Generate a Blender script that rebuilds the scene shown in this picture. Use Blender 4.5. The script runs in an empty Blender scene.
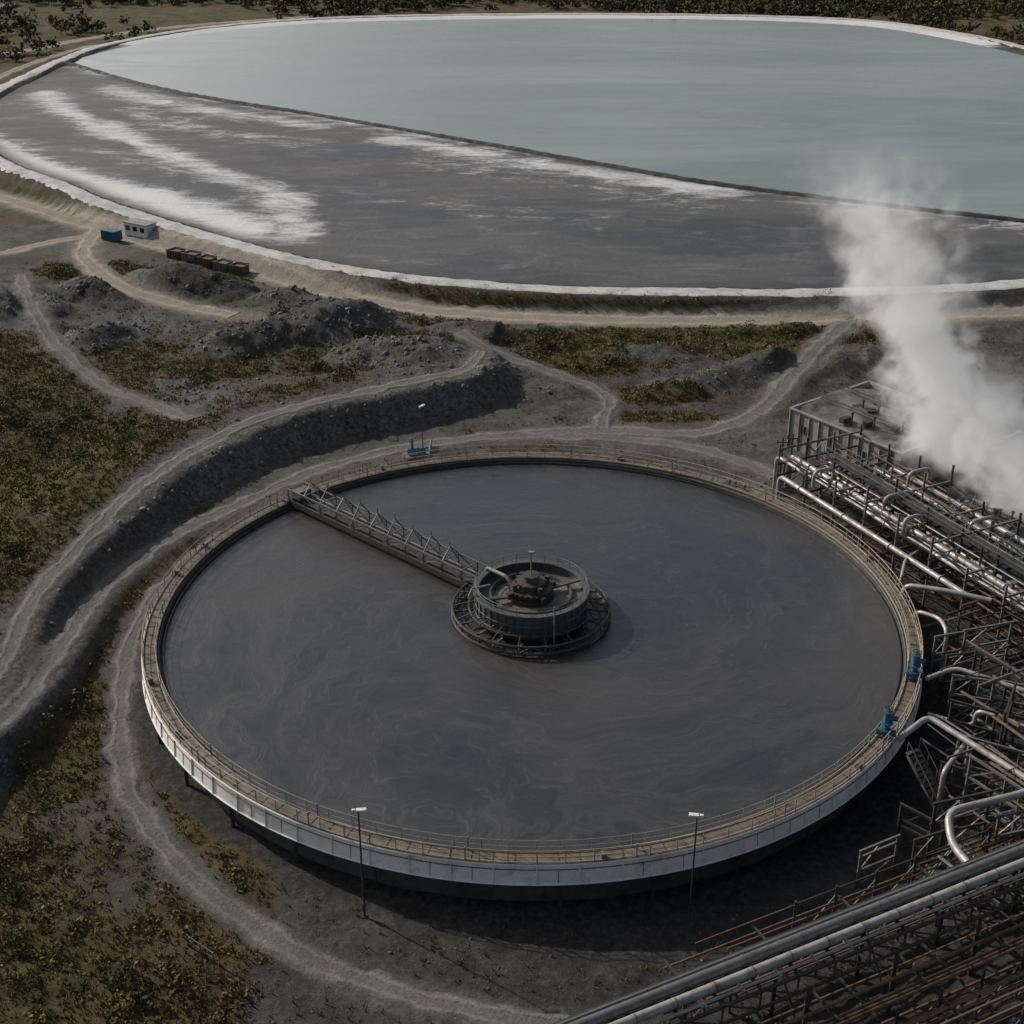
import bpy, math, random
import numpy as np
random.seed(7); rng=np.random.default_rng(7)
scene=bpy.context.scene
TAU=2*math.pi

# ------------------------------------------------------------------ noise
def _hash(ix,iy,s):
    h=(ix.astype(np.int64)*374761393+iy.astype(np.int64)*668265263+s*1442695041)&0x7fffffff
    h=((h^(h>>13))*1274126177)&0x7fffffff
    h=h^(h>>16)
    return (h&0xffff)/65535.0
def vnoise(x,y,s=0):
    ix=np.floor(x);iy=np.floor(y);fx=x-ix;fy=y-iy
    fx=fx*fx*(3-2*fx);fy=fy*fy*(3-2*fy)
    a=_hash(ix,iy,s);b=_hash(ix+1,iy,s);c=_hash(ix,iy+1,s);d=_hash(ix+1,iy+1,s)
    return (a*(1-fx)+b*fx)*(1-fy)+(c*(1-fx)+d*fx)*fy
def fbm(x,y,scale,oct=4,s=0):
    v=0;a=.5;t=0;f=1/scale
    ca,sa=math.cos(.7),math.sin(.7)
    x,y=x*ca-y*sa,x*sa+y*ca
    for i in range(oct):
        v=v+a*vnoise(x*f+17.3*i,y*f-9.1*i,s+i);t+=a;a*=.55;f*=2.03
    return v/t
def ss(a,b,x):
    t=np.clip((x-a)/(b-a),0,1);return t*t*(3-2*t)
def catmull(pts,step=2.0,closed=False):
    P=[np.array(p,float) for p in pts];n=len(P);out=[]
    rngi=range(n) if closed else range(n-1)
    for i in rngi:
        if closed: p0,p1,p2,p3=P[i-1],P[i],P[(i+1)%n],P[(i+2)%n]
        else:
            p1,p2=P[i],P[i+1];p0=P[i-1] if i>0 else 2*p1-p2;p3=P[i+2] if i+2<n else 2*p2-p1
        k=max(1,int(np.linalg.norm(p2-p1)/step))
        for j in range(k):
            t=j/k
            out.append(.5*((2*p1)+(-p0+p2)*t+(2*p0-5*p1+4*p2-p3)*t*t+(-p0+3*p1-3*p2+p3)*t**3))
    if not closed: out.append(P[-1])
    return np.array(out)
def pdist(x,y,poly,vals=None,closed=False,maxd=40):
    D=np.full(x.shape,1e9);S=np.ones(x.shape);V=np.zeros(x.shape)
    bb=(x>poly[:,0].min()-maxd)&(x<poly[:,0].max()+maxd)&(y>poly[:,1].min()-maxd)&(y<poly[:,1].max()+maxd)
    xs=x[bb];ys=y[bb];d=np.full(xs.shape,1e9);sd=np.ones(xs.shape);v=np.zeros(xs.shape)
    n=len(poly)
    for i in range(n if closed else n-1):
        a=poly[i];b=poly[(i+1)%n];e=b-a;L=max(e@e,1e-9)
        t=np.clip(((xs-a[0])*e[0]+(ys-a[1])*e[1])/L,0,1)
        dx=xs-a[0]-t*e[0];dy=ys-a[1]-t*e[1];dd=np.hypot(dx,dy)
        m=dd<d
        d=np.where(m,dd,d);sd=np.where(m,np.sign(e[0]*dy-e[1]*dx),sd)
        if vals is not None: v=np.where(m,vals[i]*(1-t)+vals[(i+1)%n]*t,v)
    D[bb]=d;S[bb]=sd;V[bb]=v
    return D,S,V
def inside(x,y,poly):
    c=np.zeros(x.shape,bool);n=len(poly)
    for i in range(n):
        a=poly[i];b=poly[(i+1)%n]
        if a[1]==b[1]: continue
        m=((a[1]>y)!=(b[1]>y))&(x<(b[0]-a[0])*(y-a[1])/(b[1]-a[1])+a[0])
        c^=m
    return c

# ------------------------------------------------------------------ survey lines (metres)
DAM=catmull([(66,84),(42.5,80.4),(23,80.4),(3.5,81.6),(-16.5,86.8),(-31,94.5),(-47.5,107.7),(-67,126),(-77,138),(-92,154),
     (-105,175),(-113,197),(-115,218),(-114,243),(-112,268),(-107,290),(-88,319),(-55,339),(0,347),(60,345),(102,333),(124,303),(135,270),(148,232),(150,180),(130,125),(98,94)],3.0,True)
BERM=catmull([(-113,262),(-109.4,261),(-89,237),(-69.5,218.6),(-45.3,201),(-23.5,184.3),(-3.7,169),(14,154.6),(30.3,142),(45.6,132.7),(60,125),(77,116.8),(100,105),(118,103)],2.0)
CREST=catmull([(-42,-30),(-41,-16),(-40.2,-6),(-40.7,3),(-39,11.7),(-36.3,22.3),(-30.8,33),(-23.7,40.4),(-13.6,46),(-7,51),(-5,58)],2.0)
ROADS={
 'main':(catmull([(-120,165),(-103,152),(-87,137),(-69.7,121.6),(-59,112),(-43.6,101),(-30,88.7),(-16.5,80),(-3,76),(22,74.2),(48,76),(65,78),(90,84),(120,100)],2.0),2.6),
 'a':(catmull([(-65,117),(-63,101),(-53,86),(-43,79),(-35,75)],2.0),1.8),
 'b':(catmull([(-90,98),(-76,103),(-70,109),(-64,113)],2.0),1.6),
 'c':(catmull([(-69,92),(-67,86),(-59,69),(-49,54),(-41,46),(-35,40)],2.0),1.1),
 'd':(catmull([(-8,66),(-4,61),(4,55),(9,50),(8.5,44),(8,40)],2.0),1.1),
 'e':(catmull([(-3,38.5),(8,40),(18,39.5),(25,45),(31,55),(38,68),(42,75)],2.0),1.6),
 'low':(catmull([(-44,-26),(-41,-18),(-38,-12),(-37,-2),(-36,8),(-32,17),(-26,24.5),(-20,31),(-13,35.5),(-3,38.5),(8,38),(18,35),(26,27)],2.0),1.3),
 'hi':(CREST,1.15),
 'front':(catmull([(-19,27),(-25,21),(-29,15),(-31.6,8),(-32.3,1),(-31.2,-7),(-28.4,-17),(-23.4,-25),(-17.4,-31),(-11.5,-35),(-4,-38),(4,-39.5),(14,-43),(24,-48)],2.0),1.0),
 'outer':(catmull([(-200,240),(-160,262),(-140,275),(-128,290),(-118,310),(-97,333),(-60,356)],3.0),2.2),
 'outer2':(catmull([(-125,190),(-124,215),(-123,240),(-121,262),(-117,283),(-112,298)],3.0),1.6),
}
MOUNDS=[(-24,70,9,5,3.4,.3),(-15,59,8,4,2.4,-.2),(-34,64,6,4,2.1,.5),(-45,88,9,4,3.0,-.35),(-56,84,6,3,2.2,-.5),(-30,83,6,3,1.6,0),
        (-6,68,6,3,1.2,0),(16,62,9,2.5,.8,.1),(27,57,8,3,1.6,.5),(38,60,10,4,2.0,.2),(5,51,4,2,.8,0),(18,52,6,2.5,.8,.4),(-52,68,7,4,1.6,.6),(-66,78,7,4,2.6,0),(38,69,16,1.6,1.2,.03)]
def pre_h(x,y):
    h=-3.2+1.7*ss(-5,30,y)+.5*ss(40,70,y)
    h=h+(fbm(x,y,28,3,1)-.5)*1.6*ss(31,50,np.hypot(x,y))
    d,s,_=pdist(x,y,CREST)
    A=2.2+.7*ss(20,45,y)
    side=np.where(s>0,1-ss(1.8,18,d),1-ss(1.6,5.3+1.6*(fbm(x,y,6,3,14)-.5),d))
    h=h+A*side*(1-.6*ss(50,60,y))
    for (mx,my,a,b,hh,r) in MOUNDS:
        c,sn=math.cos(r),math.sin(r);u=(x-mx)*c+(y-my)*sn;v=-(x-mx)*sn+(y-my)*c
        q=np.sqrt((u/a)**2+(v/b)**2)+.5*(fbm(x,y,5,3,15)-.5)
        h=h+hh*np.clip(1.25-q,0,1)
    return h
def rubble(x,y):
    r=np.zeros(x.shape)
    d,s,_=pdist(x,y,CREST,maxd=12)
    r=np.maximum(r,np.where(s<0,1-ss(4,6.0,d),1-ss(1.2,2.6,d)))
    for (mx,my,a,b,hh,rr) in MOUNDS:
        c,sn=math.cos(rr),math.sin(rr);u=(x-mx)*c+(y-my)*sn;v=-(x-mx)*sn+(y-my)*c
        q=np.sqrt((u/a)**2+(v/b)**2)+.6*(fbm(x,y,5,3,16)-.5)
        r=np.maximum(r,(1-ss(.8,1.3,q))*(.4 if mx>-8 else 1))
    r=np.maximum(r,.6*ss(-62,-50,x)*(1-ss(-8,6,x))*ss(42,50,y)*(1-ss(70,80,y))*ss(.42,.62,fbm(x,y,14,3,9)))
    return r
def smooth(v,k=5):
    p=np.pad(v,(k,k),'edge');return np.convolve(p,np.ones(2*k+1)/(2*k+1),'valid')
RV={}
for n,(pl,w) in ROADS.items(): RV[n]=smooth(pre_h(pl[:,0],pl[:,1]),4)
RV['main'][:]=-1.2
RV['outer'][:]=-1.0;RV['outer2'][:]=-.6
def road_d(x,y):
    D=np.full(x.shape,99.)
    for n,(pl,w) in ROADS.items():
        d,_,_=pdist(x,y,pl,maxd=10);D=np.minimum(D,d-w)
    return D
def height(x,y):
    x=np.asarray(x,float);y=np.asarray(y,float)
    h=pre_h(x,y)
    rb=rubble(x,y)
    h=h+rb*((fbm(x,y,3.6,4,21)-.5)*1.3)+(fbm(x,y,2.2,3,31)-.5)*.35
    r=np.hypot(x,y)
    h=h*ss(31,36,r)+(-3.1+1.7*ss(0,30,y)*ss(-5,10,y))*(1-ss(31,36,r))
    pad=ss(24,28,x)*(1-ss(60,70,x))*(1-ss(38,46,y));h=h*(1-pad)+(-3.0+1.4*ss(10,26,y))*pad
    din,_,_=pdist(x,y,DAM,closed=True,maxd=30)
    ins=inside(x,y,DAM)
    for n,(pl,w) in ROADS.items():
        d,_,v=pdist(x,y,pl,RV[n],maxd=12)
        k=1-ss(w*.8,w+1.9,d);h=h*(1-k)+v*k
    h=h+(fbm(x,y,1.5,2,33)-.5)*.22
    dd=np.where(ins,-din,din)
    h=np.where(ins&(din>3),-1.6,h)
    crest=.65+.12*(fbm(x,y,6,2,3)-.5)
    k=1-ss(1.8,4.4,dd);k=np.where(dd<0,1-ss(1.8,4.5,-dd),k)
    h=h*(1-k)+crest*k
    g=np.clip(np.hypot(x-20,y-180)-215,0,1e9)
    h=h+ss(0,500,g)*(fbm(x,y,300,4,41)*70-4)
    h=np.where(r<28.9,-3.2,h)
    return h

def axis(f0,f1,step,mid0,mid1,mstep,lo,hi):
    a=list(np.arange(f0,f1,step))
    v=f1;
    while v<mid1: a.append(v);v+=mstep
    s=mstep
    while v<hi: a.append(v);s*=1.18;v+=s
    a.append(hi)
    v=f0-mstep
    while v>mid0: a.insert(0,v);v-=mstep
    s=mstep
    while v>lo: a.insert(0,v);s*=1.18;v-=s
    a.insert(0,lo)
    return np.array(a)
GX=axis(-70,60,.42,-200,200,1.6,-3000,3000)
GY=axis(-48,95,.42,-60,400,1.6,-1200,4000)
XX,YY=np.meshgrid(GX,GY)
HH=height(XX.ravel(),YY.ravel()).reshape(XX.shape)
def ground_z(x,y):
    x=np.asarray(x,float);y=np.asarray(y,float)
    i=np.clip(np.searchsorted(GX,x)-1,0,len(GX)-2);j=np.clip(np.searchsorted(GY,y)-1,0,len(GY)-2)
    fx=(x-GX[i])/(GX[i+1]-GX[i]);fy=(y-GY[j])/(GY[j+1]-GY[j])
    return (HH[j,i]*(1-fx)+HH[j,i+1]*fx)*(1-fy)+(HH[j+1,i]*(1-fx)+HH[j+1,i+1]*fx)*fy

def veg(x,y):
    n=fbm(x,y,9,4,51);n2=fbm(x,y,2.6,3,52)
    w=np.full(x.shape,.24)
    dc,sc,_=pdist(x,y,CREST,maxd=60)
    leftside=(sc>0)&(dc<60)
    w=np.where(leftside,np.maximum(w,.76*ss(1,4.5,dc)*(1-ss(62,76,y))),w)
    w=np.maximum(w,.80*(1-ss(-50,-43,x))*(1-ss(66,78,y)))
    w=np.maximum(w,.82*(1-ss(-20,-10,x))*(1-ss(-6,10,y)))
    w=np.maximum(w,.78*(1-ss(-30,-24,x))*(1-ss(20,34,y)))
    for (a,b,ra,rb,k) in [(20,66,28,6,1.0),(44,67,14,6,.9),(6,59,16,4,.9),(28,68,26,3,1.0),(-12,72,9,3,.8),(-38,56,11,8,.85),(-46,60,9,8,.8),(-2,-38,14,4,.35),(-12,47.5,9,3,.8),(14,44,7,2,.75),(-40,70,12,5,.8),(14,50,7,3,.85),(-24,58,6,3,.8),(-24,76,10,2.5,.85),(-60,94,12,5,.7)]:
        q=np.hypot((x-a)/ra,(y-b)/rb);w=np.maximum(w,k*(1-ss(.6,1.3,q)))
    w=w*(1-.65*rubble(x,y))
    d,_,_=pdist(x,y,DAM,closed=True,maxd=30);ins=inside(x,y,DAM)
    w=np.where((~ins)&(d>2.4)&(d<7),np.maximum(w,1.1),w)
    w=np.where((~ins)&(y>120)&(d>5),np.maximum(w,.8),w)
    w=np.where(ins,0,w)
    w=w*(1-ss(24,27,x)*(1-ss(38,44,y)))
    r=np.hypot(x,y);w=np.where(r<31,0,w)
    v=ss(.98,1.32,w+.80*n+.36*n2)
    return v*ss(-.1,.7,road_d(x,y)+.8*(n2-.5))

# ------------------------------------------------------------------ materials
def newmat(name):
    m=bpy.data.materials.new(name);m.use_nodes=True;nt=m.node_tree;nt.nodes.clear()
    o=nt.nodes.new('ShaderNodeOutputMaterial');b=nt.nodes.new('ShaderNodeBsdfPrincipled')
    nt.links.new(b.outputs[0],o.inputs[0]);return m,nt,b
def N(nt,t,**k):
    n=nt.nodes.new(t)
    for a,v in k.items():
        if a.startswith('_'): setattr(n,a[1:],v)
        else: n.inputs[a.replace('__',' ')].default_value=v
    return n
def noise(nt,vec,scale,detail=5,rough=.6,dist=0):
    n=N(nt,'ShaderNodeTexNoise',Scale=scale,Detail=detail,Roughness=rough,Distortion=dist)
    if vec is not None: nt.links.new(vec,n.inputs['Vector'])
    return n.outputs['Fac']
def ramp(nt,fac,a,b,lo=0.,hi=1.):
    n=N(nt,'ShaderNodeMapRange');n.interpolation_type='SMOOTHSTEP'
    n.inputs['From Min'].default_value=a;n.inputs['From Max'].default_value=b
    n.inputs['To Min'].default_value=lo;n.inputs['To Max'].default_value=hi
    nt.links.new(fac,n.inputs['Value']);return n.outputs[0]
def mixc(nt,fac,a,b):
    n=nt.nodes.new('ShaderNodeMix');n.data_type='RGBA'
    if hasattr(fac,'links') : nt.links.new(fac,n.inputs[0])
    else: n.inputs[0].default_value=fac
    for s,v in ((6,a),(7,b)):
        if hasattr(v,'links'): nt.links.new(v,n.inputs[s])
        else: n.inputs[s].default_value=(*v,1) if len(v)==3 else v
    return n.outputs[2]
def M(nt,op,a,b=None,c=None):
    n=nt.nodes.new('ShaderNodeMath');n.operation=op
    for i,v in enumerate((a,b,c)):
        if v is None: continue
        if hasattr(v,'links'): nt.links.new(v,n.inputs[i])
        else: n.inputs[i].default_value=v
    return n.outputs[0]
def attr(nt,name):
    n=nt.nodes.new('ShaderNodeAttribute');n.attribute_name=name;return n.outputs['Fac']
def bump(nt,b,h,strength,dist=.1):
    n=N(nt,'ShaderNodeBump',Strength=strength,Distance=dist);nt.links.new(h,n.inputs['Height']);nt.links.new(n.outputs[0],b.inputs['Normal'])
def geo(nt): return nt.nodes.new('ShaderNodeNewGeometry').outputs['Position']

def weathered(name,c1,c2,scale=1.5,rough=.7,metal=0.,bm=.3,stain=None,lo=.38,hi=.65):
    m,nt,b=newmat(name);v=geo(nt)
    n1=noise(nt,v,scale,8,.68);n2=noise(nt,v,scale*9,4,.6)
    c=mixc(nt,ramp(nt,n1,lo,hi),c1,c2)
    if stain: c=mixc(nt,ramp(nt,noise(nt,v,scale*.45,7,.7),.55,.72),c,stain)
    c=mixc(nt,ramp(nt,n2,.35,.75,0,.35),c,tuple(.5*q for q in c1))
    nt.links.new(c,b.inputs['Base Color'])
    nt.links.new(ramp(nt,n1,.3,.7,max(rough-.15,.05),min(rough+.15,1)),b.inputs['Roughness'])
    b.inputs['Metallic'].default_value=metal
    bump(nt,b,n2,bm,.03)
    return m
m_steel=weathered('galvanised_steel',(.29,.285,.27),(.16,.155,.145),2,.55,.2,.2,(.14,.09,.06))
m_truss=weathered('weathered_truss_steel',(.17,.17,.165),(.10,.097,.09),2,.6,.2,.2,(.10,.07,.045))
m_dark=weathered('dark_steel',(.06,.06,.06),(.038,.036,.033),2,.55,.3,.2,(.08,.05,.033))
m_rust=weathered('rusty_steel',(.16,.095,.055),(.09,.063,.045),2,.8,.1,.3,(.055,.048,.045))
m_tan=weathered('walkway_tan',(.15,.125,.095),(.09,.077,.06),1.2,.8,0,.2,(.055,.048,.04))
m_rail=weathered('rail_paint',(.38,.32,.24),(.27,.225,.165),2,.6,.1,.1,(.17,.11,.065))
m_conc=weathered('concrete_panel',(.80,.785,.75),(.60,.585,.55),.8,.85,0,.3,(.36,.325,.28),.45,.75)
m_concd=weathered('dark_concrete',(.07,.07,.068),(.045,.045,.043),.8,.9,0,.4,(.03,.028,.026))
m_pipe=weathered('lagged_pipe',(.36,.35,.33),(.21,.20,.185),1.5,.5,.2,.15,(.14,.10,.065))
m_piped=weathered('grey_pipe',(.17,.172,.175),(.10,.10,.10),1.5,.45,.4,.15,(.09,.065,.045))
m_blue=weathered('blue_paint',(.02,.12,.19),(.015,.075,.12),3,.45,0,.1)
m_drum=weathered('drum_steel',(.10,.115,.122),(.06,.065,.066),1.2,.5,.3,.2,(.10,.08,.05))
m_white=weathered('white_paint',(.7,.7,.68),(.5,.5,.48),2,.5,0,.1)
m_glass=weathered('dark_glass',(.02,.025,.03),(.03,.035,.04),2,.1,0,0)
m_roof=weathered('gravel_roof',(.13,.126,.12),(.055,.055,.053),.5,.9,0,.9,(.035,.033,.03),.42,.58)
m_liner=weathered('pale_crest_gravel',(.48,.475,.465),(.31,.305,.295),.5,.85,0,.5,(.19,.188,.18))
m_rock=weathered('grey_rock',(.15,.148,.143),(.085,.083,.08),.7,.95,0,.8,(.06,.058,.055))
m_blackrock=weathered('black_rock',(.035,.035,.034),(.02,.02,.02),.7,.9,0,.8)
def trackmat(name,c1,c2,edge):
    m,nt,b=newmat(name);v=geo(nt);u=attr(nt,'u')
    n1=noise(nt,v,.4,8,.7);n2=noise(nt,v,3.5,6,.75);n3=noise(nt,v,1.3,5,.6)
    c=mixc(nt,ramp(nt,n1,.35,.68),c1,c2)
    uu=M(nt,'ADD',M(nt,'ABSOLUTE',u),M(nt,'MULTIPLY',M(nt,'SUBTRACT',n3,.5),.7))
    rut=M(nt,'SUBTRACT',1.,M(nt,'MULTIPLY',M(nt,'ABSOLUTE',M(nt,'SUBTRACT',uu,.48)),4.2))
    rut=ramp(nt,rut,0,.8)
    c=mixc(nt,ramp(nt,rut,0,1,.45,0),c,edge)
    c=mixc(nt,ramp(nt,uu,.58,1.0,0,.9),c,edge)
    c=mixc(nt,ramp(nt,n2,.48,.72,0,.55),c,tuple(q*1.4 for q in c1))
    c=mixc(nt,ramp(nt,n2,.28,.42,.6,0),c,tuple(q*.4 for q in c2))
    nt.links.new(c,b.inputs['Base Color']);b.inputs['Roughness'].default_value=.95;b.inputs['Specular IOR Level'].default_value=.2
    bump(nt,b,M(nt,'ADD',n2,M(nt,'MULTIPLY',rut,-.3)),.9,.2);return m
m_track=trackmat('gravel_track',(.18,.172,.158),(.125,.119,.11),(.077,.073,.067))
m_trackp=trackmat('pale_dirt',(.34,.295,.24),(.24,.21,.175),(.15,.135,.113))

def ground_mat():
    m,nt,b=newmat('ground_soil');v=geo(nt)
    big=noise(nt,v,.05,6,.6);mid=noise(nt,v,.35,8,.72);fine=noise(nt,v,2.0,8,.78);vf=noise(nt,v,7,4,.75)
    grey=mixc(nt,ramp(nt,mid,.35,.66),(.052,.050,.047),(.125,.12,.111))
    grey=mixc(nt,ramp(nt,fine,.52,.68,0,.65),grey,(.22,.212,.198))
    grey=mixc(nt,ramp(nt,fine,.30,.44,.8,0),grey,(.028,.026,.023))
    rub=mixc(nt,ramp(nt,fine,.40,.60),(.05,.05,.048),(.20,.197,.19))
    rub=mixc(nt,ramp(nt,mid,.4,.65,0,.6),rub,(.11,.108,.103))
    c=mixc(nt,attr(nt,'rubble'),grey,rub)
    soil=mixc(nt,ramp(nt,fine,.4,.65),(.04,.035,.028),(.10,.085,.065))
    c=mixc(nt,ramp(nt,big,.45,.6,0,.75),c,soil)
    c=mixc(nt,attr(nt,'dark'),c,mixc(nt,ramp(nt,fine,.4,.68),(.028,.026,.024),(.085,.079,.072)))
    c=mixc(nt,attr(nt,'pale'),c,mixc(nt,ramp(nt,fine,.38,.66),(.09,.085,.076),(.19,.178,.158)))
    c=mixc(nt,attr(nt,'sand'),c,mixc(nt,ramp(nt,fine,.35,.7),(.18,.158,.13),(.31,.27,.22)))
    g=mixc(nt,ramp(nt,mid,.35,.65),(.040,.041,.016),(.105,.095,.034))
    g=mixc(nt,ramp(nt,noise(nt,v,.15,5,.6),.45,.58,0,.85),g,(.115,.083,.042))
    g=mixc(nt,ramp(nt,fine,.32,.5,.8,0),g,(.018,.018,.010))
    c=mixc(nt,ramp(nt,M(nt,'ADD',attr(nt,'veg'),M(nt,'MULTIPLY',M(nt,'SUBTRACT',fine,.5),2.6)),.35,.9),c,g)
    c=mixc(nt,ramp(nt,M(nt,'ADD',attr(nt,'white'),M(nt,'MULTIPLY',M(nt,'SUBTRACT',mid,.5),.8)),.35,.7),c,(.42,.42,.41))
    nt.links.new(c,b.inputs['Base Color']);b.inputs['Roughness'].default_value=.95
    b.inputs['Specular IOR Level'].default_value=.2
    h=M(nt,'ADD',M(nt,'MULTIPLY',fine,.8),M(nt,'MULTIPLY',vf,.35))
    bump(nt,b,h,1.0,.5)
    return m

def mesh_np(name,verts,faces,mat,smooth=False,attrs=None,parent=None):
    me=bpy.data.meshes.new(name);verts=np.ascontiguousarray(verts,np.float32);faces=np.ascontiguousarray(faces,np.int32)
    me.vertices.add(len(verts));me.vertices.foreach_set('co',verts.ravel())
    k=faces.shape[1];me.loops.add(faces.size);me.loops.foreach_set('vertex_index',faces.ravel())
    me.polygons.add(len(faces));me.polygons.foreach_set('loop_start',np.arange(0,faces.size,k,dtype=np.int32))
    me.update(calc_edges=True)
    if smooth: me.polygons.foreach_set('use_smooth',np.ones(len(faces),bool))
    for an,av in (attrs or {}).items():
        a=me.attributes.new(an,'FLOAT','POINT');a.data.foreach_set('value',np.ascontiguousarray(av,np.float32))
    if mat: me.materials.append(mat)
    o=bpy.data.objects.new(name,me);scene.collection.objects.link(o)
    if parent: o.parent=parent
    return o
def gridfaces(ny,nx):
    i=np.arange(nx-1);j=np.arange(ny-1);I,J=np.meshgrid(i,j);a=(J*nx+I).ravel()
    return np.stack([a,a+1,a+nx+1,a+nx],1)

x=XX.ravel();y=YY.ravel()
rd=road_d(x,y);rub=rubble(x,y);vg=veg(x,y)
dmain,_,_=pdist(x,y,ROADS['main'][0],maxd=15)
sand=(1-ss(2.2,3.6,dmain+2.*(fbm(x,y,3,3,77)-.5)))
da,_,_=pdist(x,y,ROADS['a'][0],maxd=15);sand=np.maximum(sand,.6*(1-ss(1.6,3.4,da)))
pale=(1-ss(-.5,1.0,rd+1.4*(fbm(x,y,2.5,3,78)-.5)))*.75
for (a,b_,ra,rb,k) in [(8,40,16,2.6,.5),(22,40,8,5,.5),(-18,64,6,2,.7),(-60,106,14,8,.6),(-50,98,12,6,.3),(-30,78,8,2.0,.7)]:
    q=np.hypot((x-a)/ra,(y-b_)/rb);pale=np.maximum(pale,k*(1-ss(.4,1.2,q+.9*(fbm(x,y,4,3,79)-.5))))
dd,_,_=pdist(x,y,DAM,closed=True,maxd=30);ins=inside(x,y,DAM)
white=np.where(ins&(dd<6)&(y>300)&(x>-20),.8,0.);white=np.where((~ins)&(dd<2)&(y>300)&(x>-20),.6,white)
dark=np.where((~ins)&(dd>1.8)&(dd<4.0),.6,0.)
dark=np.where((~ins)&(dd>1.7)&(dd<9)&(x<-60)&(y>150),.95,dark)
dark=np.where(ins&(dd>1.7)&(dd<8)&(y<300),.95,dark)
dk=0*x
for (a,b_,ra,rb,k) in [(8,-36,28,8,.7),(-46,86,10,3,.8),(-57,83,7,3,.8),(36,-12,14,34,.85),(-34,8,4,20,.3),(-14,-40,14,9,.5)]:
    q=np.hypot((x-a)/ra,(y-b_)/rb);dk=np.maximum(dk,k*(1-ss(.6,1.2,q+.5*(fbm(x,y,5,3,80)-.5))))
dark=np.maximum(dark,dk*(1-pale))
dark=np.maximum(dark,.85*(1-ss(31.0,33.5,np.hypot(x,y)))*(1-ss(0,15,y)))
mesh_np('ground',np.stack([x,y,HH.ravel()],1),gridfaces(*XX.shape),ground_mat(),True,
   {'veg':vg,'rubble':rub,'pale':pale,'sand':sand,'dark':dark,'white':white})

def ribbon(name,pl,w,mat,lift=.07,step=.6,jit=.35,na=9,seed=0):
    P=catmull(pl[::2] if len(pl)>6 else pl,step);T=np.gradient(P,axis=0);T/=np.linalg.norm(T,axis=1)[:,None]
    Nn=np.stack([-T[:,1],T[:,0]],1);V=[];Uv=[]
    s=np.arange(len(P))*step
    wl=w+jit*2*(fbm(s,s*0,1.8,4,seed+5)-.5)*2.4;wr=w+jit*2*(fbm(s,s*0+9,1.8,4,seed+6)-.5)*2.4
    for k in range(na):
        t=k/(na-1)*2-1;ww=np.where(t<0,wl,wr)
        q=P+Nn*(t*ww)[:,None]
        z=ground_z(q[:,0],q[:,1])+lift-(.10 if abs(t)>.99 else 0)
        V.append(np.stack([q[:,0],q[:,1],z],1));Uv.append(np.full(len(q),t))
    V=np.stack(V,1).reshape(-1,3);Uv=np.stack(Uv,1).ravel()
    return mesh_np(name,V,gridfaces(len(P),na),mat,True,{'u':Uv})
for i,(n,(pl,w)) in enumerate(ROADS.items()):
    sandy=n in('main','a','b','outer','outer2')
    ribbon('dirt_road' if sandy else 'gravel_track',pl,w*1.0,m_trackp if sandy else m_track,seed=i*3,jit=.5 if n=='main' else .4)
Pd=np.vstack([DAM,DAM[:1]])
ribbon('tailings_dam_road',Pd,1.65,m_liner,lift=.08,jit=.3,seed=90)

# ------------------------------------------------------------------ tailings beach + pond
gx=np.arange(-126,156,1.0);gy=np.arange(76,356,1.0);BX,BY=np.meshgrid(gx,gy);bx=BX.ravel();by=BY.ravel()
bi=inside(bx,by,DAM);bd,_,_=pdist(bx,by,DAM,closed=True,maxd=200)
ok=(bi|(bd<.3))
def gband(pl,w,strength=1):
    d,_,_=pdist(bx,by,catmull(pl,3),maxd=40)
    wn=w*(.35+1.3*fbm(bx,by,14,4,61));return strength*np.exp(-(d/wn)**2)
salt=gband([(-109,184),(-97,167),(-83,151),(-67,137),(-52,123),(-41,113)],5.5,1.15)
salt=np.maximum(salt,gband([(-104,222),(-94,203),(-80,184),(-66,165),(-52,148),(-41,135),(-36,122),(-34,110)],5.0,.85))
salt=np.maximum(salt,gband([(-78,166),(-62,154),(-48,142),(-40,134)],6,.5))
salt=np.maximum(salt,gband([(-90,226),(-77,214),(-64,203),(-50,194),(-40,188)],6,.75))
salt=np.maximum(salt,gband([(-82,205),(-70,192),(-58,182),(-44,172)],6,.5))
salt=np.maximum(salt,gband([(-25,176),(-10,165),(8,152),(22,143),(34,135)],6,.8))
salt=np.maximum(salt,gband([(-15,156),(0,146),(14,137),(28,128)],6,.38))
salt=np.maximum(salt,gband([(-20,128),(-5,122),(12,116)],6,.28))
salt=np.maximum(salt,gband([(45,128),(60,120),(75,111)],4,.4))
dbm,_,_=pdist(bx,by,BERM,maxd=40)
salt=np.maximum(salt,.55*np.exp(-(dbm/6)**2)*ss(.35,.6,fbm(bx,by,16,3,62)))
damp=.95*(1-ss(2.5,7,bd))*(by<290)
salt=np.maximum(salt,1.5*(1-ss(6,10,bd))*ss(280,296,by))
idx=np.full(len(bx),-1);idx[ok]=np.arange(ok.sum())
F=gridfaces(*BX.shape);F=idx[F];F=F[(F>=0).all(1)]
bz=.0+.25*(fbm(bx,by,22,3,63)-.5)+.5*(1-ss(3,9,bd))*ss(280,296,by)
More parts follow.
